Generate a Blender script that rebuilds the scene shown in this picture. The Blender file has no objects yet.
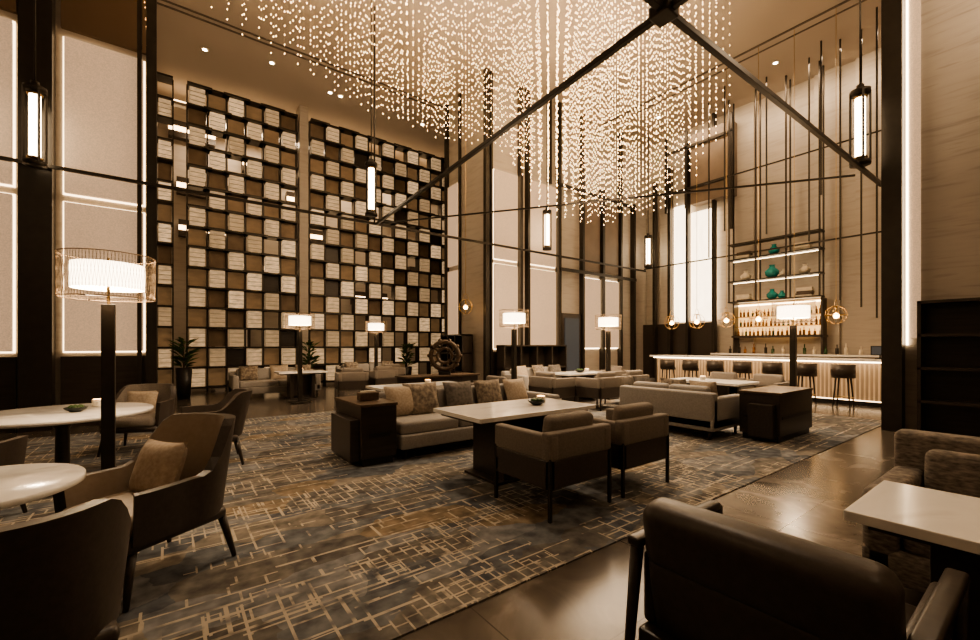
import bpy, bmesh, math, random
from mathutils import Vector, Matrix
random.seed(7)
R=math.radians
scene=bpy.context.scene
H=8.8

# ------------------------------------------------------------ materials
def newmat(name):
    m=bpy.data.materials.new(name); m.use_nodes=True
    nt=m.node_tree; b=nt.nodes['Principled BSDF']
    return m,nt,b
def N(nt,t,**kw):
    n=nt.nodes.new(t)
    for k,v in kw.items(): setattr(n,k,v)
    return n
def ramp(nt,stops,interp='LINEAR'):
    r=N(nt,'ShaderNodeValToRGB'); r.color_ramp.interpolation=interp
    e=r.color_ramp.elements
    while len(e)<len(stops): e.new(.5)
    for i,(p,c) in enumerate(stops):
        e[i].position=p; e[i].color=(*c,1)
    return r
def coords(nt,scale=(1,1,1),rot=(0,0,0)):
    tc=N(nt,'ShaderNodeTexCoord'); mp=N(nt,'ShaderNodeMapping')
    mp.inputs['Scale'].default_value=scale; mp.inputs['Rotation'].default_value=rot
    nt.links.new(tc.outputs['Object'],mp.inputs[0]); return mp
def simple(name,c1,c2=None,rough=.6,metal=0,nscale=8,bump=0,spec=.5,stretch=(1,1,1)):
    m,nt,b=newmat(name)
    c2=c2 or tuple(x*.8 for x in c1)
    mp=coords(nt,stretch)
    n=N(nt,'ShaderNodeTexNoise'); n.inputs['Scale'].default_value=nscale; n.inputs['Detail'].default_value=5
    nt.links.new(mp.outputs[0],n.inputs[0])
    r=ramp(nt,[(.3,c2),(.7,c1)]); nt.links.new(n.outputs[0],r.inputs[0]); nt.links.new(r.outputs[0],b.inputs['Base Color'])
    b.inputs['Roughness'].default_value=rough; b.inputs['Metallic'].default_value=metal
    b.inputs['Specular IOR Level'].default_value=spec
    if bump:
        bp=N(nt,'ShaderNodeBump'); bp.inputs['Strength'].default_value=bump; bp.inputs['Distance'].default_value=.01
        nt.links.new(n.outputs[0],bp.inputs['Height']); nt.links.new(bp.outputs[0],b.inputs['Normal'])
    return m
def emis(name,col,strength,base=(.8,.7,.55),sample=True):
    m,nt,b=newmat(name)
    b.inputs['Base Color'].default_value=(*base,1)
    b.inputs['Emission Color'].default_value=(*col,1); b.inputs['Emission Strength'].default_value=strength
    b.inputs['Roughness'].default_value=.6
    if not sample: m.cycles.emission_sampling='NONE'
    return m
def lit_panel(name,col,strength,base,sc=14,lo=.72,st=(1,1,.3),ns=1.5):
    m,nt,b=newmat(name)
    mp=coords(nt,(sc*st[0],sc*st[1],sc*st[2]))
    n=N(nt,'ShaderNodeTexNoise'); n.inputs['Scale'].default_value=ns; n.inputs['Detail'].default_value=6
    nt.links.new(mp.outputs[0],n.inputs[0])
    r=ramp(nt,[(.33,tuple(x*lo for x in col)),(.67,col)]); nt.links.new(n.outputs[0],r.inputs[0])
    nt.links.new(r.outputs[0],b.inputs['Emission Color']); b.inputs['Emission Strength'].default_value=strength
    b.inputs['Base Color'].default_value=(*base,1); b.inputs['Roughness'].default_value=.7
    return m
def marble(name,base,vein,rough=.25,scale=1.2,rot=(0,0,0),stretch=(1,1,4)):
    m,nt,b=newmat(name)
    mp=coords(nt,stretch,rot)
    n=N(nt,'ShaderNodeTexNoise'); n.inputs['Scale'].default_value=scale; n.inputs['Detail'].default_value=8; n.inputs['Distortion'].default_value=.6
    nt.links.new(mp.outputs[0],n.inputs[0])
    r=ramp(nt,[(.30,vein),(.45,base),(.62,tuple(min(1,x*1.06) for x in base)),(.75,vein)])
    nt.links.new(n.outputs[0],r.inputs[0]); nt.links.new(r.outputs[0],b.inputs['Base Color'])
    b.inputs['Roughness'].default_value=rough
    return m

M={}
M['post']=simple('dark_bronze_metal',(.045,.038,.031),rough=.42,metal=.5)
M['wood']=simple('dark_wood',(.048,.037,.029),(.030,.023,.018),rough=.35,nscale=3,stretch=(1,12,12))
M['wood_mid']=simple('walnut',(.12,.08,.05),(.06,.04,.026),rough=.4,nscale=3,stretch=(10,1,10))
M['leather']=simple('brown_leather',(.060,.047,.039),(.046,.036,.029),rough=.40,nscale=40,bump=.08)
M['leather_tan']=simple('tan_leather',(.34,.28,.22),(.30,.245,.19),rough=.5,nscale=30,bump=.05)
M['fab_grey']=simple('grey_fabric',(.36,.34,.315),(.29,.27,.25),rough=.9,nscale=60,bump=.2)
M['fab_dark']=simple('taupe_fabric',(.25,.22,.19),(.20,.175,.15),rough=.9,nscale=60,bump=.2)
M['pillow']=simple('patterned_pillow',(.38,.32,.25),(.10,.08,.065),rough=.9,nscale=22,bump=.1)
M['pillow_t']=simple('tan_pillow',(.50,.42,.33),(.36,.29,.22),rough=.9,nscale=40)
M['pillow_d']=simple('charcoal_pillow',(.20,.18,.16),(.09,.082,.074),rough=.9,nscale=25)
M['fab_pattern']=simple('patterned_upholstery',(.30,.26,.22),(.09,.078,.068),rough=.9,nscale=26,stretch=(1,1,3))
M['white_marble']=marble('white_marble_top',(.90,.88,.84),(.72,.69,.65),rough=.15,scale=2,stretch=(1,2,1))
M['wallmarble']=marble('travertine_wall',(.40,.36,.31),(.355,.318,.272),rough=.4,scale=3,rot=(0,R(14),R(5)),stretch=(.5,.5,4))
M['wallmarble_d']=marble('grey_vein_stone_wall',(.38,.34,.295),(.29,.26,.225),rough=.3,scale=3,rot=(R(18),0,0),stretch=(.4,.4,4))
M['ceil']=simple('ceiling_paint',(.46,.40,.335),(.445,.385,.32),rough=.8,nscale=1)
M['trimdark']=simple('ceiling_slot_dark',(.13,.105,.085),rough=.6)
M['bronze_panel']=simple('bronze_box_panel',(.21,.155,.105),(.15,.11,.073),rough=.45,metal=.3,nscale=5)
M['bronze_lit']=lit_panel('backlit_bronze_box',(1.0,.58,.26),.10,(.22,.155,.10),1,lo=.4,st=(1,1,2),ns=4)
M['bar_rib']=lit_panel('bar_front_rib',(1.0,.58,.28),.12,(.28,.20,.13),8)
M['brown_panel']=simple('brown_wall_panel',(.18,.135,.098),(.15,.112,.08),rough=.5,nscale=3)
M['brass']=simple('brass',(.55,.38,.18),rough=.3,metal=1)
M['black']=simple('black_plastic',(.018,.016,.015),rough=.4)
M['green']=simple('leaf_green',(.07,.13,.03),(.03,.07,.015),rough=.5,nscale=10)
M['teal']=simple('teal_glaze',(.03,.34,.34),(.02,.22,.22),rough=.15)
M['cream']=simple('cream_ceramic',(.75,.68,.56),rough=.4)
M['darkbowl']=simple('dark_bowl_glaze',(.03,.035,.03),rough=.3)
M['paper']=simple('paper',(.8,.75,.65),rough=.8)
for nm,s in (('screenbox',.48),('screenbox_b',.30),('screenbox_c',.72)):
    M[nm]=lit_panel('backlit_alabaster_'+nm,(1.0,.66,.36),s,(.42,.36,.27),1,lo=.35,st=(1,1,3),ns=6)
M['fabricpanel']=lit_panel('backlit_fabric_panel',(1.0,.64,.38),.50,(.34,.28,.22),22,lo=.66,st=(1,1,1),ns=3)
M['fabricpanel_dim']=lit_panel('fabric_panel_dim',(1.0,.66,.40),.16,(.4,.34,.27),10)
M['glowpanel']=lit_panel('bright_backlit_panel',(1.0,.80,.54),4,(.6,.5,.4),6,lo=.85)
M['led']=emis('led_strip',(1,.70,.41),5.0)
M['led_bar']=emis('led_strip_bar',(1,.74,.46),11)
M['led_soft']=emis('led_strip_soft',(1,.66,.36),6)
M['shade']=emis('lamp_shade_glow',(1,.78,.52),7)
M['tube']=emis('lantern_tube',(1,.77,.50),14)
M['bulb']=emis('warm_bulb',(1,.56,.22),22)
M['spark']=emis('crystal_light',(1,.64,.31),17,sample=False)
M['candle']=emis('candle_glow',(1,.5,.18),9)
M['down']=emis('downlight',(1,.82,.58),25)
M['barglow']=lit_panel('bar_front_onyx',(1.0,.58,.27),.38,(.35,.27,.18),10)
M['backsplash']=lit_panel('back_bar_backsplash',(1.0,.55,.19),2.0,(.4,.3,.18),10)
M['bottle']=simple('amber_bottle',(.34,.15,.05),(.12,.05,.015),rough=.1,nscale=12)
M['bottle2']=simple('green_bottle',(.05,.12,.05),(.02,.05,.02),rough=.1,nscale=12)
M['mirror']=simple('bronze_mirror',(.34,.27,.21),(.32,.25,.19),rough=.03,metal=1,nscale=1)
M['mesh']=simple('shade_wire_mesh',(.30,.22,.15),rough=.4,metal=.6)
M['tv']=emis('dark_glass',(.42,.42,.40),.10,(.02,.02,.02))

def carpet():
    m,nt,b=newmat('patterned_carpet'); L=nt.links.new
    tc=N(nt,'ShaderNodeTexCoord')
    nz=N(nt,'ShaderNodeTexNoise'); nz.inputs['Scale'].default_value=5; nz.inputs['Detail'].default_value=5
    L(tc.outputs['Object'],nz.inputs[0])
    mixv=N(nt,'ShaderNodeMix',data_type='VECTOR'); mixv.inputs[0].default_value=.12
    L(tc.outputs['Object'],mixv.inputs[4]); L(nz.outputs['Color'],mixv.inputs[5])
    mp=N(nt,'ShaderNodeMapping'); mp.inputs['Scale'].default_value=(1.2,2.8,1); L(mixv.outputs[1],mp.inputs[0])
    vo=N(nt,'ShaderNodeTexVoronoi'); vo.inputs['Scale'].default_value=1.6; L(mp.outputs[0],vo.inputs[0])
    sep=N(nt,'ShaderNodeSeparateColor'); L(vo.outputs['Color'],sep.inputs[0])
    r=ramp(nt,[(0,(.150,.145,.138)),(.20,(.225,.233,.240)),(.38,(.165,.175,.185)),(.55,(.25,.23,.20)),(.68,(.130,.141,.156)),(.84,(.25,.205,.15)),(.89,(.19,.18,.165))],'CONSTANT')
    L(sep.outputs[0],r.inputs[0])
    fn=N(nt,'ShaderNodeTexNoise'); fn.inputs['Scale'].default_value=9; fn.inputs['Detail'].default_value=7; L(tc.outputs['Object'],fn.inputs[0])
    mul=N(nt,'ShaderNodeMix',data_type='RGBA',blend_type='MULTIPLY'); mul.inputs[0].default_value=1
    fr=ramp(nt,[(.32,(.50,.50,.52)),(.68,(1.2,1.18,1.15))]); L(fn.outputs[0],fr.inputs[0])
    L(r.outputs[0],mul.inputs[6]); L(fr.outputs[0],mul.inputs[7])
    def lines(bw,rh,mort,rot,off,lo,seed):
        mpp=N(nt,'ShaderNodeMapping'); mpp.inputs['Rotation'].default_value=(0,0,rot); mpp.inputs['Location'].default_value=(seed,seed*1.7,0)
        L(tc.outputs['Object'],mpp.inputs[0])
        bk=N(nt,'ShaderNodeTexBrick'); bk.offset=off; bk.squash=.45; bk.squash_frequency=3; bk.offset_frequency=2
        bk.inputs['Scale'].default_value=1; bk.inputs['Brick Width'].default_value=bw; bk.inputs['Row Height'].default_value=rh
        bk.inputs['Mortar Size'].default_value=mort; bk.inputs['Mortar Smooth'].default_value=0
        L(mpp.outputs[0],bk.inputs[0])
        mm=N(nt,'ShaderNodeMapping'); mm.inputs['Location'].default_value=(seed*3,seed,0); mm.inputs['Scale'].default_value=(.6,1.4,1); L(tc.outputs['Object'],mm.inputs[0])
        sn=N(nt,'ShaderNodeVectorMath',operation='SNAP'); sn.inputs[1].default_value=(.14,.14,.14); L(mm.outputs[0],sn.inputs[0])
        nn=N(nt,'ShaderNodeTexNoise'); nn.inputs['Scale'].default_value=1.2; nn.inputs['Detail'].default_value=3; L(sn.outputs[0],nn.inputs[0])
        g=N(nt,'ShaderNodeMath',operation='GREATER_THAN'); g.inputs[1].default_value=lo; L(nn.outputs[0],g.inputs[0])
        x=N(nt,'ShaderNodeMath',operation='MULTIPLY'); L(bk.outputs['Fac'],x.inputs[0]); L(g.outputs[0],x.inputs[1])
        return x
    cur=None
    for q in ((.40,.10,.0065,0,.37,.52,1.3),(.30,.16,.007,R(90),.6,.53,5.1),(.80,.26,.010,0,.43,.52,9.7),(.22,.07,.005,R(90),.4,.56,15.2)):
        x=lines(*q)
        if cur is None: cur=x
        else:
            mx=N(nt,'ShaderNodeMath',operation='MAXIMUM'); L(cur.outputs[0],mx.inputs[0]); L(x.outputs[0],mx.inputs[1]); cur=mx
    wn=N(nt,'ShaderNodeTexNoise'); wn.inputs['Scale'].default_value=8; L(tc.outputs['Object'],wn.inputs[0])
    wg=ramp(nt,[(.38,(.05,)*3),(.52,(.85,)*3)]); L(wn.outputs[0],wg.inputs[0])
    m2=N(nt,'ShaderNodeMath',operation='MULTIPLY'); L(cur.outputs[0],m2.inputs[0]); L(wg.outputs[0],m2.inputs[1])
    fin=N(nt,'ShaderNodeMix',data_type='RGBA'); L(m2.outputs[0],fin.inputs[0]); L(mul.outputs[2],fin.inputs[6]); fin.inputs[7].default_value=(.52,.46,.37,1)
    L(fin.outputs[2],b.inputs['Base Color']); b.inputs['Roughness'].default_value=.95; b.inputs['Specular IOR Level'].default_value=.1
    bp=N(nt,'ShaderNodeBump'); bp.inputs['Strength'].default_value=.3; bp.inputs['Distance'].default_value=.01
    L(fn.outputs[0],bp.inputs['Height']); L(bp.outputs[0],b.inputs['Normal'])
    return m
M['carpet']=carpet()
def floor_mat():
    m,nt,b=newmat('polished_brown_marble'); L=nt.links.new
    mp=coords(nt,(1,1,1),(0,0,.6))
    n=N(nt,'ShaderNodeTexNoise'); n.inputs['Scale'].default_value=2.4; n.inputs['Detail'].default_value=9; n.inputs['Distortion'].default_value=1.2
    L(mp.outputs[0],n.inputs[0]); r=ramp(nt,[(.35,(.070,.058,.048)),(.55,(.11,.093,.078)),(.68,(.20,.172,.145))]); L(n.outputs[0],r.inputs[0])
    mp2=coords(nt); bk=N(nt,'ShaderNodeTexBrick'); bk.offset=0; bk.inputs['Scale'].default_value=1; bk.inputs['Brick Width'].default_value=1.2; bk.inputs['Row Height'].default_value=1.2; bk.inputs['Mortar Size'].default_value=.004
    L(mp2.outputs[0],bk.inputs[0])
    mx=N(nt,'ShaderNodeMix',data_type='RGBA'); L(bk.outputs['Fac'],mx.inputs[0]); L(r.outputs[0],mx.inputs[6]); mx.inputs[7].default_value=(.05,.04,.032,1)
    L(mx.outputs[2],b.inputs['Base Color']); b.inputs['Roughness'].default_value=.2; b.inputs['Specular IOR Level'].default_value=.35
    return m
M['floor']=floor_mat()

# ------------------------------------------------------------ builder
class B:
    def __init__(s): s.v=[]; s.f=[]; s.mi=[]; s.sm=[]; s.mats=[]
    def mid(s,mat):
        if mat not in s.mats: s.mats.append(mat)
        return s.mats.index(mat)
    def addbm(s,bm,mat,mtx=None,smooth=False):
        o=len(s.v); i=s.mid(mat)
        bm.verts.index_update()
        for v in bm.verts: s.v.append(tuple((mtx@v.co) if mtx else v.co))
        for f in bm.faces: s.f.append([o+v.index for v in f.verts]); s.mi.append(i); s.sm.append(smooth)
        bm.free()
    def raw(s,vs,fs,mat,mtx=None,smooth=False):
        o=len(s.v); i=s.mid(mat)
        for v in vs: s.v.append(tuple(mtx@Vector(v)) if mtx else tuple(v))
        for f in fs: s.f.append([o+k for k in f]); s.mi.append(i); s.sm.append(smooth)
    def box(s,c,size,mat,bev=0,rz=0,rx=0,ry=0,seg=2):
        bm=bmesh.new(); bmesh.ops.create_cube(bm,size=1); bmesh.ops.scale(bm,vec=size,verts=bm.verts)
        if bev: bmesh.ops.bevel(bm,geom=bm.edges[:],offset=bev,segments=seg,profile=.5,affect='EDGES')
        s.addbm(bm,mat,Matrix.Translation(c)@Matrix.Rotation(rz,4,'Z')@Matrix.Rotation(rx,4,'X')@Matrix.Rotation(ry,4,'Y'),bool(bev) and seg>2)
    def bx(s,x0,x1,y0,y1,z0,z1,mat,bev=0,seg=2):
        s.box(((x0+x1)/2,(y0+y1)/2,(z0+z1)/2),(abs(x1-x0),abs(y1-y0),abs(z1-z0)),mat,bev,seg=seg)
    def cyl(s,p0,p1,r,mat,r2=None,n=12,smooth=True):
        p0=Vector(p0);p1=Vector(p1);d=p1-p0
        bm=bmesh.new(); bmesh.ops.create_cone(bm,cap_ends=True,segments=n,radius1=r,radius2=r if r2 is None else r2,depth=d.length)
        q=Vector((0,0,1)).rotation_difference(d.normalized()).to_matrix().to_4x4()
        s.addbm(bm,mat,Matrix.Translation((p0+p1)/2)@q,smooth and n>6)
    def lathe(s,prof,mat,c=(0,0,0),n=24):
        vs=[];fs=[]
        for r,z in prof:
            for k in range(n):
                a=2*math.pi*k/n; vs.append((c[0]+r*math.cos(a),c[1]+r*math.sin(a),c[2]+z))
        for j in range(len(prof)-1):
            for k in range(n):
                fs.append((j*n+k,j*n+(k+1)%n,(j+1)*n+(k+1)%n,(j+1)*n+k))
        s.raw(vs,fs,mat,None,True)
    def ball(s,c,r,mat,sc=(1,1,1),n=2):
        bm=bmesh.new(); bmesh.ops.create_icosphere(bm,subdivisions=n,radius=r)
        s.addbm(bm,mat,Matrix.Translation(c)@Matrix.Diagonal((*sc,1)),True)
    def pillow(s,c,w,h,t,mat,rz=0,rx=0):
        n=10;vs=[];fs=[]
        for side in (1,-1):
            for j in range(n+1):
                for i in range(n+1):
                    u=2*i/n-1;v=2*j/n-1
                    th=t/2*math.sqrt(max(0,1-abs(u)**3))*math.sqrt(max(0,1-abs(v)**3))
                    x=u*w/2*(1-.07*(1-v*v)*abs(u)); z=v*h/2*(1-.07*(1-u*u)*abs(v))
                    vs.append((x,side*th,z))
        o=(n+1)**2
        for j in range(n):
            for i in range(n):
                a=j*(n+1)+i; fs.append((a,a+1,a+n+2,a+n+1)); fs.append((o+a,o+a+n+1,o+a+n+2,o+a+1))
        s.raw(vs,fs,mat,Matrix.Translation(c)@Matrix.Rotation(rz,4,'Z')@Matrix.Rotation(rx,4,'X'),True)
    def tube(s,pts,r,mat,n=6,closed=False):
        P=[Vector(p) for p in pts]; m=len(P); vs=[];fs=[]
        for i,p in enumerate(P):
            if closed: t=P[(i+1)%m]-P[i-1]
            else: t=P[min(i+1,m-1)]-P[max(i-1,0)]
            t.normalize(); up=Vector((0,0,1)) if abs(t.z)<.9 else Vector((1,0,0))
            a=t.cross(up).normalized(); b=t.cross(a)
            for k in range(n):
                g=2*math.pi*k/n; vs.append(tuple(p+a*r*math.cos(g)+b*r*math.sin(g)))
        for i in range(m if closed else m-1):
            j=(i+1)%m
            for k in range(n): fs.append((i*n+k,i*n+(k+1)%n,j*n+(k+1)%n,j*n+k))
        s.raw(vs,fs,mat,None,True)
    def mesh(s,name):
        me=bpy.data.meshes.new(name); me.from_pydata(s.v,[],s.f)
        for m in s.mats: me.materials.append(M[m])
        me.polygons.foreach_set('material_index',s.mi); me.polygons.foreach_set('use_smooth',s.sm); me.update()
        return me
    def done(s,name,loc=(0,0,0),rz=0):
        return place(name,s.mesh(name),loc,rz)
def place(name,me,loc=(0,0,0),rz=0,parent=None):
    o=bpy.data.objects.new(name,me); scene.collection.objects.link(o)
    o.location=loc; o.rotation_euler=(0,0,rz)
    if parent: o.parent=parent
    return o
def light(name,kind,loc,energy,col=(1,.73,.475),size=.2,parent=None,rot=(0,0,0),sy=None,spot=None):
    l=bpy.data.lights.new(name,kind); l.energy=energy; l.color=col
    if kind=='AREA':
        l.size=size
        if sy: l.shape='RECTANGLE'; l.size_y=sy
    elif kind=='SPOT':
        l.shadow_soft_size=size; l.spot_size=spot or R(70); l.spot_blend=.6
    else: l.shadow_soft_size=size
    o=bpy.data.objects.new(name,l); scene.collection.objects.link(o); o.location=loc; o.rotation_euler=rot
    if parent: o.parent=parent
    return o

# ------------------------------------------------------------ room shell
XW,XE,YS,YN=-6,14.5,-4,16.5
b=B(); b.bx(XW-.2,XE+.4,YS-.2,YN+.2,-.2,0,'floor'); b.done('floor')
b=B(); b.bx(XW-.2,XE+.4,YS-.2,YN+.2,H,H+.2,'ceil'); b.done('ceiling')
b=B(); b.bx(-3.4,9.8,1.77,8.6,0,.008,'carpet'); b.done('carpet')
b=B(); b.bx(XW-.2,9.9,YN,YN+.2,0,H,'wallmarble'); b.done('wall_north')
b=B(); b.bx(XW-.2,XW,YS,YN,0,H,'wallmarble_d'); b.done('wall_west')
b=B(); b.bx(XW-.2,XE+.4,YS-.2,YS,0,H,'wallmarble_d'); b.done('wall_south')
b=B(); b.bx(XE,XE+.2,1.2,9.6,0,H,'wallmarble')
for y in (8.6,6.0,3.9,3.0): b.bx(XE-.1,XE,y-.28,y+.28,0,H,'wallmarble')
b.done('wall_east')
b=B(); b.bx(8.95,XE+.2,YS,1.45,0,H,'wallmarble_d')
b.done('wall_right')
b=B(); b.bx(XW,-.26,9.5,10.2,0,H,'wallmarble'); b.done('wall_left')
b=B(); b.bx(-.5,-.3,10.2,YN,0,H,'wallmarble'); b.done('wall_niche')
b=B(); b.bx(7.0,XE+.2,9.5,11.6,0,H,'wallmarble'); b.bx(9.7,9.9,11.6,YN,0,H,'wallmarble'); b.done('wall_right_block')

def backlit(b,x0,x1,y,z0,z1,mat='fabricpanel',led='led'):
    b.bx(x0,x1,y-.10,y-.05,z0,z1,mat)
    t=.022
    b.bx(x0-t,x0,y-.03,y-.005,z0-t,z1+t,led); b.bx(x1,x1+t,y-.03,y-.005,z0-t,z1+t,led)
    b.bx(x0,x1,y-.03,y-.005,z1,z1+t,led); b.bx(x0,x1,y-.03,y-.005,z0-t,z0,led)
for (x0,x1) in ((-3.3,-1.83),(-1.35,-.30)):
    for z0,z1 in ((1.2,3.55),(3.7,6.15)):
        b=B(); backlit(b,x0+.04,x1-.04,9.5,z0,z1); b.done('backlit_wall_panel')
b=B(); b.bx(-3.3,-1.83,9.40,9.5,0,1.12,'wood'); b.bx(-1.35,-.3,9.40,9.5,0,1.12,'wood'); b.done('trim_wainscot_left')
b=B()
for x0,x1 in ((-3.3,-1.83),(-1.35,-.3)): b.bx(x0,x1,9.43,9.5,6.3,H,'mirror')
b.done('bronze_mirror_panel')
def bb(name,boxes,mat):
    b=B()
    for q in boxes: b.bx(*q,mat)
    return b.done(name)
def posts(boxes):
    for q in boxes: bb('wall_post',[q],'post')
posts([(-1.78,-1.42,9.25,9.5,0,H),(-.30,-.16,9.3,9.5,0,H),(-.42,-.36,9.32,9.39,0,H)])
posts([(6.88,7.0,9.38,9.5,0,H),(7.06,7.12,9.38,9.5,0,H),(8.1,8.18,9.34,9.5,0,H),(8.38,8.46,9.34,9.5,0,H),(9.65,9.76,9.34,9.5,0,H),(9.3,9.36,9.36,9.46,6.2,H),(6.9,7.0,11.48,11.6,0,H),(6.93,7.0,10.78,10.85,0,H)])
for (x0,x1) in ((7.17,8.07),(8.48,9.62)):
    for z0,z1 in ((1.2,3.55),(3.7,6.15)):
        b=B(); backlit(b,x0+.04,x1-.04,9.5,z0,z1); b.done('backlit_wall_panel')
b=B()
for z0,z1 in ((1.2,3.55),(3.7,6.15)): b.bx(6.91,6.96,10.88,11.42,z0,z1,'fabricpanel'); b.bx(6.97,6.99,10.86,10.88,z0,z1,'led')
b.done('backlit_wall_panel')
bb('trim_wainscot_right',[(7.13,9.64,9.42,9.5,0,1.12)],'wood')
posts([(10.75,10.84,9.34,9.5,0,H),(11.76,11.86,9.33,9.5,0,6.6),(12.75,12.84,9.34,9.5,0,H),(13.5,13.6,9.33,9.5,0,6.4)])
for (x0,x1) in ((10.9,11.7),(11.92,12.7)):
    b=B(); backlit(b,x0,x1,9.5,1.2,3.5,led='led_bar'); b.done('backlit_wall_panel')
    b=B(); b.bx(x0,x1,9.42,9.48,3.75,6.1,'brown_panel'); b.done('brown_wall_panel')
bb('trim_frame',[(9.7,13.6,9.30,9.34,3.6,3.7),(9.7,13.6,9.30,9.34,6.2,6.3)],'post')
b=B(); b.bx(9.85,10.7,9.40,9.48,0,2.3,'wood'); b.bx(9.95,10.6,9.37,9.42,.3,2.15,'tv'); b.done('door_1')
for (y0,y1,zt,m) in ((7.78,8.25,6.15,'glowpanel'),(6.9,7.62,5.8,'glowpanel')):
    b=B(); b.bx(14.3,14.38,y0,y1,2.1,zt,m); b.bx(14.34,14.38,y1,y1+.03,2.1,zt,'led_bar'); b.bx(14.34,14.38,y0-.03,y0,2.1,zt,'led_bar'); b.done('backlit_wall_panel')
posts([(14.1,14.29,8.3,8.4,0,7.6),(14.1,14.29,7.66,7.74,0,8.2),(14.1,14.29,6.78,6.86,0,H),(14.1,14.29,8.9,8.98,0,7.2)])
bb('brown_wall_panel',[(14.0,14.38,6.2,7.5,6.0,8.3)],'brown_panel')
bb('trim_wall_frame',[(13.93,13.99,6.15,6.25,4.9,8.5),(13.93,13.99,6.15,8.4,7.9,7.98),(13.93,13.99,6.15,8.4,6.5,6.58),(13.93,13.99,7.6,7.68,5.9,8.5),(13.93,13.99,8.32,8.4,5.9,8.5)],'post')
bb('trim_east_wainscot',[(14.3,14.4,6.85,9.5,0,2.05)],'wood')
posts([(8.72,8.95,1.45,1.68,0,H)])
b=B(); b.bx(8.93,8.95,1.28,1.40,1.4,H,'fabricpanel'); b.bx(8.91,8.94,1.415,1.435,1.3,H,'led_bar'); b.done('wall_light_slot')
bb('trim_ceiling_slot',[(-.2,6.9,11.70,11.75,H-.02,H-.001),(-.2,6.9,11.88,11.93,H-.02,H-.001)],'trimdark')
bb('trim_ceiling_slot',[(11.8,11.86,1.5,9.4,H-.02,H-.001),(12.1,12.14,1.5,9.4,H-.02,H-.001)],'trimdark')
for (x,y) in ((.74,13.05),(3.84,13.05),(4.15,13.05),(6.9,13.05),(2.2,12.6),(12.9,8.0),(12.9,4.6)):
    b=B(); b.cyl((0,0,-.02),(0,0,0),.09,'cream',n=16); b.cyl((0,0,-.025),(0,0,-.015),.05,'down',n=16); b.done('recessed_downlight',(x,y,H))
bb('cove_light',[(-.2,9.6,15.4,15.5,8.35,8.4)],'led_soft')
bb('wall_cove_shelf',[(-.3,9.7,15.35,15.55,8.25,8.34)],'wallmarble')
for (x,y,z,w) in ((1.0,16.2,6.2,1.6),(2.6,16.2,7.3,1.3),(4.6,16.2,5.2,1.5),(7.6,16.2,6.6,1.6),(2.4,16.2,3.9,1.2),(6.3,16.2,3.1,1.4),(5.6,16.2,7.5,1.4),(.9,16.2,4.9,1.3),(8.6,16.2,4.3,1.2),(3.9,16.2,6.4,1.2),(8.4,16.2,7.8,1.2),(.6,16.2,7.9,1.2)):
    b=B(); b.bx(-w/2,w/2,.0,.25,-.25,.25,'wood'); b.bx(-w/2,w/2,-.03,0,-.07,.07,'led_soft'); b.done('wall_ledge_light',(x,y,z))
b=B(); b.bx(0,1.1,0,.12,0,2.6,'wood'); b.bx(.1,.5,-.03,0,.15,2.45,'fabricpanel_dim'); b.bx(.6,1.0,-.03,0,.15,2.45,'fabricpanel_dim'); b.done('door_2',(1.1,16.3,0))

# ------------------------------------------------------------ screen
def screen(name,x0,x1,ncol,phase):
    b=B(); y=14.5; rows=15; top=8.42; z0=.12; ph=(top-z0)/rows; cw=(x1-x0)/ncol
    for i in range(ncol+1):
        x=x0+i*cw; b.bx(x-.016,x+.016,y-.14,y+.14,0,top,'post')
    for j in range(rows+1):
        z=z0+j*ph
        for i in range(ncol):
            xa=max(x0,x0+i*cw-.10); xb=min(x1,x0+(i+1)*cw+.10)
            b.bx(xa,xb,y-.30 if (i+j)%2 else y-.24,y+.12,z-.026,z+.026,'post')
    for i in range(ncol):
        for j in range(rows):
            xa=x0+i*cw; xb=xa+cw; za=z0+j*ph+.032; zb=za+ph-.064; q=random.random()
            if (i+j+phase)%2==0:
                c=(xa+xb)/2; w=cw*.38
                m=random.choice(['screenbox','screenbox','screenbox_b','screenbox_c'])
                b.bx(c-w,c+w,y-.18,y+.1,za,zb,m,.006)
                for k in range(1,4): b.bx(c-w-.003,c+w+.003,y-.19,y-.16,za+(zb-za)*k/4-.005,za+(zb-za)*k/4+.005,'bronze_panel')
            elif q<.40: b.bx(xa+.03,xb-.03,y-.02,y+.12,za,zb,'bronze_lit')
            elif q<.68: b.bx(xa+.03,xb-.03,y-.04,y+.12,za,zb,'bronze_panel')
            elif q<.76: b.bx(xa+.03,xb-.03,y-.04,y+.12,za,zb,'wood')
    return b.done(name)
screen('decorative_screen',.41,3.22,6,0)
screen('decorative_screen',3.60,8.9,11,1)
screen('decorative_screen',-.25,.1,1,1)
bb('wall_column',[(3.28,3.54,14.3,14.8,0,H)],'wallmarble')

# ------------------------------------------------------------ overhead frame
def beam(p0,p1,w,h,mat='post'):
    p0=Vector(p0);p1=Vector(p1);d=p1-p0; a=math.atan2(d.y,d.x); L=d.length
    b=B(); b.box((0,0,0),(L,w,h),mat,.004); return b.done('suspended_metal_beam',tuple((p0+p1)/2),a)
beam((-5.9,9.2,4.0),(14.0,9.2,4.0),.045,.055)
beam((3.72,9.2,4.0),(3.08,-.1,4.0),.055,.055)
beam((-1.5,1.99,4.0),(9.65,1.85,4.0),.055,.055)
beam((3.72,9.15,4.0),(8.75,2.0,4.0),.03,.03)
beam((13.6,9.0,4.0),(13.6,1.6,4.0),.04,.04)
b=B(); b.box((0,0,0),(.17,.17,.10),'post',.01); b.cyl((0,0,0),(0,0,H-4),.025,'post'); b.done('beam_hanger_node',(3.22,1.95,4.0))
b=B(); b.cyl((0,0,0),(0,0,H-4),.018,'post'); b.done('beam_hanger_rod',(3.66,9.17,4.0))
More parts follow.
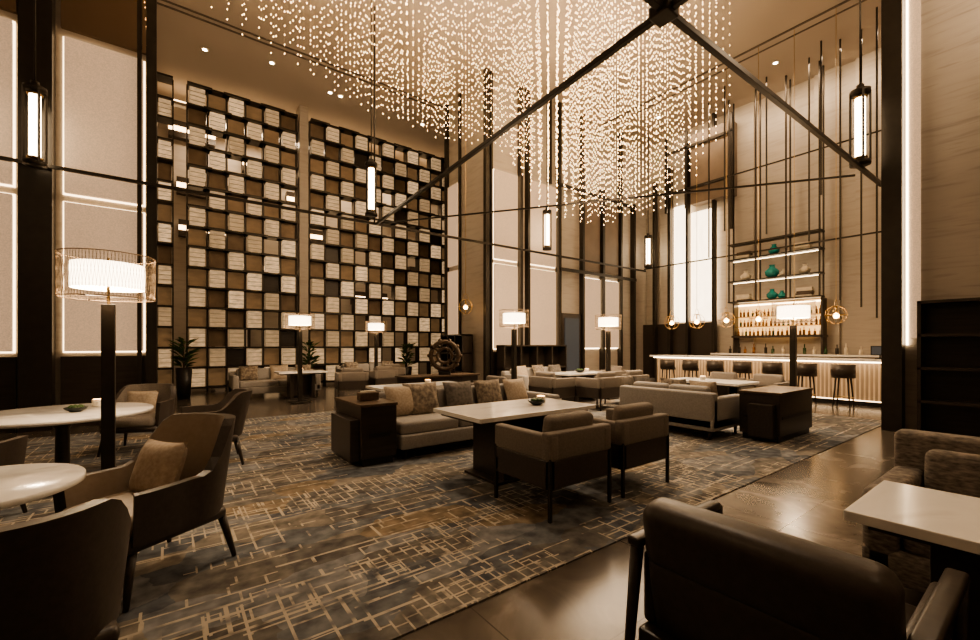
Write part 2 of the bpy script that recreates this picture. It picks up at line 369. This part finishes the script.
def lantern_mesh():
    b=B()
    b.cyl((0,0,.1),(0,0,1.0),.065,'tube',n=16)
    for z in (0,1.08): b.cyl((0,0,z-.02),(0,0,z+.04),.13,'post',n=16)
    b.cyl((0,0,1.1),(0,0,1.2),.05,'post')
    for a in range(4):
        x=.12*math.cos(a*math.pi/2+.5); y=.12*math.sin(a*math.pi/2+.5); b.box((x,y,.55),(.026,.026,1.1),'post',rz=a*math.pi/2+.5)
    for z in (.08,1.0): b.cyl((0,0,z),(0,0,z+.02),.09,'brass',n=16)
    return b.mesh('lantern')
lm=lantern_mesh()
for (x,y,z) in ((-1.55,8.95,3.92),(3.5,8.95,4.1),(8.45,1.87,4.06),(8.8,9.0,4.08),(13.7,8.9,4.08)):
    o=place('lantern_pendant',lm,(x,y,z))
    rb=B(); rb.cyl((0,0,1.2),(0,0,H-z),.012,'post',n=8); r=rb.done('rod'); r.parent=o

# ------------------------------------------------------------ chandelier
b=B(); cx,cy=7.8,6.1
sp=.28
xs=[-.4+sp*i for i in range(36)]; ys=[4.2+sp*j for j in range(24)]
for x in xs:
    for y in ys:
        if y>9.2 and x>6.5: continue
        r=max(abs(x-cx),abs(y-cy))*.6+math.hypot(x-cx,y-cy)*.4
        if r<1.35: bot=4.2+.35*r*random.random()+.1*random.random()
        elif r<2.1: bot=4.6+(r-1.35)*2.1
        elif r<4.6: bot=6.2+(r-2.1)*.42
        else: bot=7.25+(r-4.6)*.36
        bot+=random.uniform(-.15,.15)
        if bot>8.6: continue
        if r>2.1 and random.random()<.10: continue
        b.raw([(x-.0012,y,bot),(x+.0012,y,bot),(x,y+.0012,bot),(x-.0012,y,H-.001),(x+.0012,y,H-.001),(x,y+.0012,H-.001)],[(0,1,4,3),(1,2,5,4),(2,0,3,5)],'brass')
        z=bot
        st=.15 if r<2 else .21
        while z<H-.1:
            q=.0085 if z-bot<.05 else .0065;h=.020
            b.raw([(x+q,y,z),(x,y+q,z),(x-q,y,z),(x,y-q,z),(x,y,z+h),(x,y,z-h)],[(0,1,4),(1,2,4),(2,3,4),(3,0,4),(1,0,5),(2,1,5),(3,2,5),(0,3,5)],'spark')
            z+=st*random.uniform(.9,1.1)
b.done('crystal_chandelier')

# ------------------------------------------------------------ floor lamps
def lamp_mesh():
    b=B()
    b.box((0,0,.015),(.36,.36,.03),'post',.005)
    b.box((0,0,.82),(.085,.085,1.6),'post',.004)
    b.cyl((0,0,1.6),(0,0,2.0),.010,'brass')
    n=40
    vs=[];fs=[]
    for z in (1.745,1.945):
        for k in range(n): a=2*math.pi*k/n; vs.append((.23*math.cos(a),.23*math.sin(a),z))
    for k in range(n): fs.append((k,(k+1)%n,n+(k+1)%n,n+k))
    b.raw(vs,fs,'shade',None,True)
    RO=.305; z0=1.67; z1=2.01
    for z in (z0,z1):
        b.tube([(RO*math.cos(2*math.pi*k/n),RO*math.sin(2*math.pi*k/n),z) for k in range(n)],.004,'mesh',n=5,closed=True)
    for k in range(90):
        a=2*math.pi*k/90
        for s in (.12,-.12):
            b.tube([(RO*math.cos(a),RO*math.sin(a),z0),(RO*math.cos(a+s),RO*math.sin(a+s),z1)],.0012,'mesh',n=3)
    for a in range(3):
        t=a*2.094; b.cyl((0,0,1.68),(RO*math.cos(t),RO*math.sin(t),z0),.004,'post',n=6)
    return b.mesh('floor_lamp')
fm=lamp_mesh()
C=.009
for (x,y) in ((-.39,4.66),(2.37,10.3),(5.0,12.4),(5.75,6.85),(8.5,6.6),(8.46,2.75)):
    o=place('floor_lamp',fm,(x,y,C if y<8.6 else 0))
    light('bulb','POINT',(0,0,1.84),50,size=.08,parent=o)

# ------------------------------------------------------------ furniture
def legs(b,w,d,h,r=.018,mat='post',ins=.04,r2=None,splay=0):
    for sx in (-1,1):
        for sy in (-1,1):
            b.cyl((sx*(w/2-ins+splay),sy*(d/2-ins+splay),0),(sx*(w/2-ins),sy*(d/2-ins),h),r2 or r,mat,r2=r,n=10)
def sofa(name,w,d,loc,rz,fab='fab_grey',nseat=2,pillows=(),arms=(1,1),back=.64,seat=.40):
    b=B()
    b.box((0,0,.20),(w,d,.16),fab,.02,seg=3); legs(b,w,d,.13,.02,'wood',.08)
    t=.16
    b.box((0,d/2-t/2,(.14+back)/2),(w,t,back-.14),fab,.035,seg=3)
    for s,on in zip((-1,1),arms):
        if on: b.box((s*(w/2-.07),-.01,.35),(.14,d-.02,.44),fab,.035,seg=3)
    iw=w-.28 if all(arms) else (w-.14 if any(arms) else w); off=0 if arms[0]==arms[1] else (.07 if arms[0] else -.07)
    cw=iw/nseat
    for i in range(nseat):
        x=-iw/2+cw*(i+.5)+off
        b.box((x,-.07,.345),(cw-.01,d-t-.06,.15),fab,.04,seg=4)
        b.box((x,d/2-t-.07,.56),(cw-.02,.15,.30),fab,.05,rx=R(-8),seg=4)
    for (x,m,ww) in pillows: b.pillow((x,d/2-t-.22,.60),ww,ww*.9,.16,m,rz=random.uniform(-.12,.12),rx=R(-20))
    return b.done(name,loc,rz)
sofa('sofa',2.5,.92,(3.32,4.85,C),0,nseat=3,pillows=((-1.0,'pillow_t',.44),(-.72,'pillow',.48),(-.15,'pillow_d',.46),(.35,'pillow',.46),(.85,'pillow_t',.44)),arms=(0,1))
sofa('sofa',1.5,.92,(6.29,3.57,C),R(90),nseat=2,pillows=((-.45,'pillow_t',.42),(.0,'pillow',.44),(.5,'pillow_d',.42)),arms=(1,1))
sofa('sofa',1.9,.9,(7.6,8.0,C),0,nseat=2,pillows=((-.6,'pillow_t',.42),(.0,'pillow',.44),(.6,'pillow_d',.42)))
sofa('sofa',2.0,.9,(2.2,12.1,0),0,nseat=2,pillows=((-.6,'pillow',.42),(.1,'pillow_t',.44),(.7,'pillow',.42)))
sofa('sofa',2.0,.9,(5.2,13.3,0),0,nseat=2,fab='fab_grey',pillows=((-.6,'pillow',.42),(.6,'pillow',.42)))
sofa('patterned_sofa',1.7,.85,(3.28,-.22,0),R(-90),fab='fab_pattern',nseat=2,pillows=((.3,'pillow_d',.42),),back=.78)

def endtable(name,w,d,loc,rz=0,h=.66):
    b=B()
    b.bx(-w/2,w/2,-d/2,d/2,.08,h-.03,'wood',.006)
    b.bx(-w/2-.01,w/2+.01,-d/2-.01,d/2+.01,h-.03,h,'wood_mid',.004)
    b.bx(-w/2+.03,w/2-.03,-d/2+.03,d/2-.03,0,.08,'black')
    b.bx(-w/2+.08,w/2-.08,-d/2-.006,-d/2+.01,.30,.34,'black'); b.bx(-w/2-.006,-w/2+.01,-d/2+.06,d/2-.06,.30,.33,'black')
    b.bx(-w/2-.10,-w/2-.001,-d/2+.05,d/2-.15,.06,h-.16,'wood',.006)
    return b.done(name,loc,rz)
endtable('end_table',.40,.86,(1.82,4.85,C))
endtable('end_table',1.2,.5,(7.0,2.48,C))

def rect_table(name,w,d,loc,rz=0,h=.66):
    b=B(); b.box((0,0,h-.02),(w,d,.04),'white_marble',.004); b.box((0,0,h-.055),(w-.12,d-.12,.03),'wood')
    b.box((-w*.22,0,(h-.07)/2+.015),(.08,d*.62,h-.08),'wood',.004); b.box((w*.22,0,(h-.07)/2+.015),(.08,d*.62,h-.08),'wood',.004)
    b.box((0,0,.32),(w*.44,.05,.5),'wood'); b.box((0,0,.012),(w*.62,d*.66,.024),'wood',.004)
    return b.done(name,loc,rz)
rect_table('marble_table',1.5,.82,(2.87,3.38,C))
rect_table('marble_table',.62,1.15,(2.41,-.06,0))
rect_table('marble_table',.8,1.3,(7.75,3.8,C))
rect_table('marble_table',1.3,.7,(7.6,6.75,C))
rect_table('marble_table',1.5,.6,(3.2,6.2,C))
rect_table('marble_table',1.1,.6,(2.6,11.2,0))

def round_table(name,r,loc,h=.66):
    b=B(); b.lathe([(0,h-.035),(r-.01,h-.035),(r,h-.03),(r,h-.005),(r-.005,h),(0,h)],'white_marble',n=64)
    b.lathe([(0,0),(.26,0),(.26,.02),(.09,.04),(.055,.10),(.05,.5),(.10,h-.06),(.2,h-.036),(0,h-.036)],'wood',n=32)
    return b.done(name,loc)
round_table('round_marble_table',.41,(-.74,2.92,C))
round_table('round_marble_table',.68,(-.80,5.67,C))

def candle(x,y,z):
    b=B(); b.lathe([(0,0),(.045,0),(.05,.01),(.05,.07),(.045,.07),(.043,.015),(0,.015)],'cream',n=20); b.cyl((0,0,.015),(0,0,.074),.040,'candle',n=14); b.done('candle_holder',(x,y,z))
def bowl(x,y,z,s=1):
    b=B(); b.lathe([(0,0),(.05*s,0),(.10*s,.03*s),(.12*s,.06*s),(.11*s,.06*s),(.09*s,.035*s),(0,.015*s)],'darkbowl',n=24)
    for k in range(7): b.ball((.05*s*math.cos(k*.9),.05*s*math.sin(k*.9),.055*s),.035*s,'green',n=1)
    b.done('succulent_bowl',(x,y,z))
zt=C+.661
candle(3.28,3.45,zt); bowl(3.12,3.35,zt,.8); candle(-.58,5.98,zt); bowl(-.70,5.6,zt,.75)
candle(3.35,6.15,zt); candle(7.7,3.9,zt); bowl(7.6,6.7,zt); candle(7.9,6.75,zt); candle(2.6,11.2,.661)
b=B(); b.box((0,0,.05),(.22,.12,.09),'wood_mid',.01); b.box((0,0,.10),(.16,.05,.02),'paper'); b.done('tissue_box',(1.82,4.75,zt))

def box_chair_mesh():
    b=B(); w,d=.70,.66
    for sx in (-1,1):
        for sy in (-1,1): b.box((sx*(w/2-.010),sy*(d/2-.010),.23),(.024,.024,.46),'post')
    t=.05
    for (c,s) in (((0,-d/2+t/2,.335),(w,t,.21)),((-w/2+t/2,0,.335),(t,d,.21)),((w/2-t/2,0,.335),(t,d,.21)),((0,d/2-t/2,.30),(w,t,.12)),((0,0,.25),(w-.02,d-.02,.04))):
        b.box(c,s,'leather',.008,seg=2)
    for (c,s) in (((0,-d/2+.045,.54),(w+.01,.09,.21)),((-w/2+.045,.0,.53),(.09,d+.01,.19)),((w/2-.045,.0,.53),(.09,d+.01,.19))):
        b.box(c,s,'fab_dark',.018,seg=3)
    b.box((0,.04,.36),(w-.19,d-.12,.15),'fab_dark',.04,seg=4)
    b.box((0,-d/2+.15,.62),(w-.20,.13,.26),'fab_dark',.05,rx=R(8),seg=4)
    return b.mesh('box_armchair')
bc=box_chair_mesh()
for (x,y,a) in ((2.56,2.56,0),(3.42,2.56,0),(8.75,4.1,90),(8.75,3.3,90),(7.1,5.75,0),(8.05,5.75,0),(3.6,10.5,-10),(4.5,10.9,10),(9.2,7.1,90),(6.35,6.35,-90),(5.2,11.9,0),(4.4,5.95,90)):
    place('box_armchair',bc,(x,y,C if y<8.6 else 0),R(a))

def shell_chair(inner='leather_tan',outer='leather',top=.84,arm=.56,legmat='wood',pil=None,sq=.10,px=.02):
    b=B(); n=32; rows=7
    def pt(a,t,off):
        k=abs(a)/R(118)
        zt=arm+(top-arm)*(0.5+0.5*math.cos(math.pi*min(1,max(0,(k-.36)/.32))))
        z=.30+t*(zt-.30)
        rx=.30+off+.03*t; ry=.30+off+.11*t*(1-k*.8)
        x=math.sin(a)*rx; y=-math.cos(a)*ry
        if k>.76: y+=.10*(k-.76)/.24
        f=1+sq*abs(math.sin(2*a))
        return (x*f,y*f,z)
    vs=[]
    for off in (0,-.05):
        for i in range(n+1):
            a=R(-118+236*i/n)
            for j in range(rows+1): vs.append(pt(a,j/rows,off))
    m=rows+1; o=(n+1)*m
    fo=[];fi=[];fe=[]
    for i in range(n):
        for j in range(rows):
            q=i*m+j; fo.append((q,q+m,q+m+1,q+1)); fi.append((o+q,o+q+1,o+q+m+1,o+q+m))
        q=i*m+rows; fe.append((q,q+m,o+q+m,o+q)); q=i*m; fe.append((q,o+q,o+q+m,q+m))
    for j in range(rows):
        fe.append((j,j+1,o+j+1,o+j)); q=n*m+j; fe.append((q,o+q,o+q+1,q+1))
    b.raw(vs,fo,outer,None,True); b.raw(vs,fi,inner,None,True); b.raw(vs,fe,outer,None,False)
    b.box((0,.02,.29),(.57,.55,.07),outer,.03,seg=3)
    b.box((0,.04,.375),(.51,.53,.12),inner,.045,seg=4)
    for sx in (-1,1):
        for sy in (-1,1):
            b.cyl((sx*.285,sy*.295,.003),(sx*.24,sy*.24,.28),.013,legmat,r2=.025,n=10)
    if pil: b.pillow((px,-.08,.56),.34,.33,.15,pil,rx=R(20))
    return b.mesh('shell_armchair')
s1=shell_chair(pil='pillow_t',sq=.16,px=.06); s2=shell_chair(inner='leather',outer='leather',top=.78,arm=.60); s3=shell_chair(inner='fab_dark',outer='leather',top=.78,arm=.6,pil='pillow_t')
place('shell_armchair',s1,(-.08,3.12,C),R(124))
place('shell_armchair',s2,(-.46,2.14,C),R(12))
place('shell_armchair',s2,(-1.25,4.62,C),R(-20))
place('shell_armchair',s2,(.36,5.6,C),R(88))
place('shell_armchair',s3,(-.28,6.85,C),R(160))

def lounge():
    b=B(); w=.74; d=.72
    b.box((0,-d/2+.09,.635),(w-.06,.15,.24),'leather',.06,rx=R(10),seg=5)
    b.box((0,-d/2+.12,.42),(w-.08,.13,.30),'leather',.045,rx=R(10),seg=4)
    b.box((0,.04,.36),(w-.10,d-.14,.16),'leather',.05,seg=4)
    b.box((0,.0,.26),(w-.04,d-.06,.06),'wood',.01)
    for s in (-1,1):
        b.box((s*(w/2-.0),-.02,.585),(.055,d*.86,.035),'wood',.012,seg=3)
        b.cyl((s*(w/2),-d/2-.02,.003),(s*(w/2),-d/2+.06,.58),.014,'wood',r2=.024)
        b.cyl((s*(w/2),d/2-.02,.003),(s*(w/2),d/2-.06,.58),.014,'wood',r2=.024)
        b.box((s*(w/2-.035),0,.42),(.05,d*.8,.26),'leather',.02,seg=3)
    return b.mesh('leather_lounge_chair')
place('leather_lounge_chair',lounge(),(1.68,.57,0),R(-90))

# ------------------------------------------------------------ console & sculpture
b=B(); b.bx(-.75,.75,-.22,.22,0,.70,'wood',.006); b.bx(-.78,.78,-.25,.25,.70,.73,'wood_mid',.004)
for x in (-.37,0,.37): b.bx(x-.004,x+.004,-.226,-.21,.06,.66,'black')
b.done('console_cabinet',(4.1,7.1,C))
b=B(); b.box((0,0,.03),(.22,.14,.06),'black',.005)
def ring(R0,r,nn=28,zc=.36): b.tube([(R0*math.cos(2*math.pi*k/nn),0,zc+R0*math.sin(2*math.pi*k/nn)) for k in range(nn)],r,'wood_mid',n=8,closed=True)
ring(.26,.045); ring(.14,.03)
for k in range(10):
    a=k*math.pi/5; b.cyl((.14*math.cos(a),0,.36+.14*math.sin(a)),(.27*math.cos(a),0,.36+.27*math.sin(a)),.02,'wood_mid',n=8)
    b.ball((.30*math.cos(a),0,.36+.30*math.sin(a)),.04,'wood_mid',n=1)
b.done('carved_wood_wheel_sculpture',(4.2,7.05,C+.731),R(-35))
def bookcase(name,w,h,d,loc,rz=0,rows=3,cols=3):
    b=B(); b.bx(-w/2,w/2,d/2-.02,d/2,0,h,'wood')
    for i in range(cols+1):
        x=-w/2+i*w/cols; x=min(max(x,-w/2+.02),w/2-.02); b.bx(x-.02,x+.02,-d/2,d/2,0,h,'wood')
    for j in range(rows+1):
        z=.02+j*(h-.04)/rows; b.bx(-w/2,w/2,-d/2,d/2,z-.02,z+.02,'wood')
    return b.done(name,loc,rz)
bookcase('bookcase',1.2,1.6,.35,(6.7,10.6,0),R(-90))
bookcase('bookcase',2.4,1.3,.34,(8.35,9.1,0),0,2,4)
bookcase('dark_shelf_unit',2.7,1.93,.34,(8.76,-.08,0),R(-90),4,3)

def plant(name,loc,h=.8,pot=.35):
    b=B(); b.lathe([(0,0),(.13,0),(.17,pot),(.15,pot),(.14,pot-.04),(0,pot-.04)],'black',n=20)
    for k in range(70):
        a=random.uniform(0,6.28); l=random.uniform(.15,.35); z0=pot+random.uniform(0,h-pot); e=random.uniform(.1,.8)
        p0=Vector((.04*math.cos(a),.04*math.sin(a),z0)); p1=p0+Vector((l*math.cos(a),l*math.sin(a),l*e)); s=Vector((-math.sin(a),math.cos(a),0))*.045
        mid=(p0+p1)/2+Vector((0,0,.04))
        b.raw([p0,mid-s,p1,mid+s],[(0,1,2,3)],'green')
    b.cyl((0,0,pot-.05),(0,0,h),.015,'wood_mid')
    b.done(name,loc)
plant('potted_plant',(.3,12.7,0),1.35,.75)
plant('potted_plant',(3.35,13.5,0),1.3,.55)
plant('potted_plant',(6.6,13.6,0),1.3,.55)

# ------------------------------------------------------------ bar
b=B()
b.bx(11.85,12.35,1.95,7.4,.10,.93,'barglow'); b.bx(11.9,12.3,1.95,7.38,0,.10,'black')
nrib=70
for i in range(nrib+1):
    y=1.97+i*(5.4/nrib); b.bx(11.835,11.86,y-.02,y+.02,.10,.90,'bar_rib')
b.bx(11.62,12.45,1.75,7.5,.95,1.0,'white_marble',.005)
b.bx(11.70,11.74,1.9,7.42,.925,.948,'led_bar'); b.bx(11.83,11.85,1.95,7.4,.10,.12,'led')
b.bx(11.85,12.35,7.4,7.46,0,.94,'wood')
b.done('bar_counter')
b=B()
b.bx(13.75,14.38,2.2,6.7,0,1.0,'wood'); b.bx(13.7,14.38,2.2,6.7,1.0,1.05,'white_marble')
b.bx(14.30,14.36,3.9,6.15,1.6,2.56,'backsplash'); b.bx(14.28,14.34,3.9,6.15,2.5,2.53,'led_bar')
b.bx(14.0,14.36,3.85,6.2,1.52,1.58,'wood')
for z in (1.85,2.15): b.bx(14.12,14.3,3.9,6.15,z-.012,z+.012,'brass')
for y in (3.9,6.14): b.bx(14.0,14.36,y-.02,y+.02,1.05,2.58,'wood')
backbar=b.done('back_bar')
b=B()
for z in (1.582,1.865,2.165):
    y=3.98
    while y<6.1:
        m=random.choice(['bottle','bottle','bottle2','cream','bottle']); hh=random.uniform(.17,.24)
        b.cyl((14.2,y,z),(14.2,y,z+hh*.62),.033,m,n=8); b.cyl((14.2,y,z+hh*.62),(14.2,y,z+hh),.012,m,n=6)
        y+=random.uniform(.085,.13)
o=b.done('liquor_bottles'); o.parent=backbar
b=B()
for k in range(16):
    y=2.6+k*.24+random.uniform(-.05,.05); hh=random.uniform(.2,.3); m=random.choice(['bottle','bottle2','cream','black'])
    b.cyl((13.9,y,0),(13.9,y,hh*.62),.04,m,n=8); b.cyl((13.9,y,hh*.62),(13.9,y,hh),.014,m,n=6)
b.done('counter_bottles',(0,0,1.051))
b=B()
for z in (2.60,3.22,3.88,4.35): b.bx(13.75,14.1,3.85,6.2,z-.02,z+.02,'post')
for z in (3.19,3.85): b.bx(13.9,13.93,3.95,6.1,z-.02,z-.01,'led_bar')
for y in (3.88,4.65,5.42,6.17):
    for x in (13.77,14.08): b.bx(x-.018,x+.018,y-.018,y+.018,2.6,H-.001,'post')
b.done('hanging_display_shelf')
def vase(x,y,z,mat,s=1):
    b=B(); b.lathe([(0,0),(.06*s,0),(.12*s,.06*s),(.13*s,.13*s),(.06*s,.20*s),(.045*s,.24*s),(.06*s,.26*s),(.05*s,.255*s),(.03*s,.2*s)],mat,n=20); b.done('vase',(x,y,z))
vase(13.92,5.05,2.621,'teal',1.1); vase(13.92,4.80,2.621,'teal',.85); vase(13.92,5.05,3.241,'teal',1.4); vase(13.92,5.75,3.241,'cream',1.1); vase(13.92,4.25,3.241,'cream',1.0); vase(13.92,5.0,3.901,'teal',1.1); vase(13.92,4.75,3.241,'cream',.8)
def books(x,y,z,n=4):
    b=B(); zz=0
    for k in range(n):
        b.box((random.uniform(-.01,.01),random.uniform(-.02,.02),zz+.025),(.22,.36,.046),random.choice(['paper','cream','wood_mid']),rz=random.uniform(-.1,.1)); zz+=.05
    b.done('book_stack',(x,y,z))
books(13.92,5.8,2.621); books(13.92,4.25,2.621,5); books(13.92,4.3,3.901,4); books(13.92,5.8,3.901,4)
for (x,y,z0) in ((13.4,6.6,4.0),(13.4,5.0,4.4),(13.4,4.0,4.0),(13.2,3.3,2.4),(13.2,2.9,2.2),(12.6,2.5,1.9),(12.9,5.9,4.6),(12.9,3.6,5.0)):
    b=B(); b.bx(-.016,.016,-.016,.016,0,H-z0-.001,'post'); b.done('suspended_rod',(x,y,z0))
beam((13.3,2.5,6.3),(13.3,6.7,6.3),.035,.035)
def gp():
    b=B(); r=.20
    for t in (0,R(60),R(120)):
        b.tube([(r*math.cos(2*math.pi*k/28)*math.cos(t),r*math.cos(2*math.pi*k/28)*math.sin(t),r*math.sin(2*math.pi*k/28)) for k in range(28)],.006,'brass',n=5,closed=True)
    b.tube([(r*math.cos(2*math.pi*k/28),r*math.sin(2*math.pi*k/28),0) for k in range(28)],.007,'brass',n=5,closed=True)
    b.tube([(.09*math.cos(t),0,.20+.09*math.sin(t)*1.6) for t in [math.pi*k/12 for k in range(13)]],.006,'brass',n=5)
    b.ball((0,0,-.02),.06,'bulb'); b.cyl((0,0,.03),(0,0,.2),.018,'brass')
    return b.mesh('globe_pendant')
gm=gp()
for (x,y) in ((11.9,3.05),(11.9,3.85),(11.9,4.62),(11.9,5.4),(11.9,6.2),(11.9,6.95),(6.5,9.8)):
    z=1.97 if x>7 else 2.35
    o=place('globe_pendant_light',gm,(x,y,z)); rb=B(); rb.cyl((0,0,.34),(0,0,H-z),.006,'brass',n=6); r=rb.done('cord'); r.parent=o
def stool():
    b=B(); b.cyl((0,0,.62),(0,0,.70),.20,'leather',n=24)
    vs=[];fs=[];n=14
    for (rr,z0) in ((.21,0),(.18,0)):
        for i in range(n+1):
            a=R(90+  -85+170*i/n)+math.pi/2
            for z in (.66,.90): vs.append((rr*math.cos(a),rr*math.sin(a),z))
    o=(n+1)*2
    for i in range(n):
        q=i*2; fs+= [(q,q+2,q+3,q+1),(o+q,o+q+1,o+q+3,o+q+2),(q+1,q+3,o+q+3,o+q+1),(q,o+q,o+q+2,q+2)]
    b.raw(vs,fs,'leather',None,True)
    for k in range(4):
        a=math.pi/4+k*math.pi/2; b.cyl((.20*math.cos(a),.20*math.sin(a),.002),(.14*math.cos(a),.14*math.sin(a),.62),.012,'post',r2=.018,n=8)
    b.tube([(.17*math.cos(2*math.pi*k/20),.17*math.sin(2*math.pi*k/20),.22) for k in range(20)],.009,'brass',n=6,closed=True)
    return b.mesh('bar_stool')
sm=stool()
for y in (2.75,3.4,4.05,4.7,5.35,6.0,6.65): place('bar_stool',sm,(11.2,y,0))
b=B(); b.box((0,0,.01),(.2,.16,.02),'black'); b.box((0,0,.08),(.03,.03,.14),'black'); b.box((0,0,.18),(.03,.30,.20),'black',.005); b.box((-.017,0,.18),(.004,.26,.16),'tv'); b.done('pos_monitor',(12.1,2.35,1.001),R(8))

# ------------------------------------------------------------ lights
light('chandelier_glow','AREA',(7.4,6.0,4.0),230,size=2.6)
light('chandelier_core','POINT',(7.8,6.1,6.6),150,size=.7)
light('chandelier_core_b','POINT',(4.6,7.2,7.0),110,size=.6)
light('chandelier_core_c','POINT',(2.2,8.2,6.8),60,size=.6)
light('niche_wash','AREA',(4.5,15.4,8.0),300,size=8,sy=.3)
light('bar_wall_wash','AREA',(13.3,5.0,8.6),150,size=.3,sy=6,rot=(0,R(-18),0))
light('bar_pendant_glow','AREA',(11.5,5.0,2.4),40,size=.2,sy=4,col=(1,.64,.35))
light('right_wall_fill','POINT',(7.6,.2,6.4),110,size=.3)  # added point light brightening the right stone wall, no fixture there
light('left_fill_light','POINT',(-2.6,3.0,4.6),38,size=.6)  # free point light filling the left side, no lamp modelled
light('rear_point','POINT',(2.0,-1.5,6.4),85,size=.8)  # bare point source behind the camera, below the ceiling, without a fitting
light('lounge_spot','SPOT',(3.4,4.5,8.6),520,size=.3,spot=R(85),col=(1,.80,.58))  # spot aimed down at the seating, no ceiling fitting modelled
w=bpy.data.worlds.new('World'); scene.world=w; w.use_nodes=True
w.node_tree.nodes['Background'].inputs[0].default_value=(.9,.7,.5,1); w.node_tree.nodes['Background'].inputs[1].default_value=.02

# ------------------------------------------------------------ camera
cam=bpy.data.cameras.new('camera'); co=bpy.data.objects.new('camera',cam); scene.collection.objects.link(co)
co.location=(0,0,1.3); co.rotation_euler=(R(90),0,-math.asin(.599)); cam.lens=430/980*36; cam.sensor_width=36; cam.shift_y=25/980; cam.clip_start=.05
scene.camera=co
scene.view_settings.view_transform='AgX'
scene.view_settings.look='AgX - Medium High Contrast'
scene.view_settings.exposure=.12
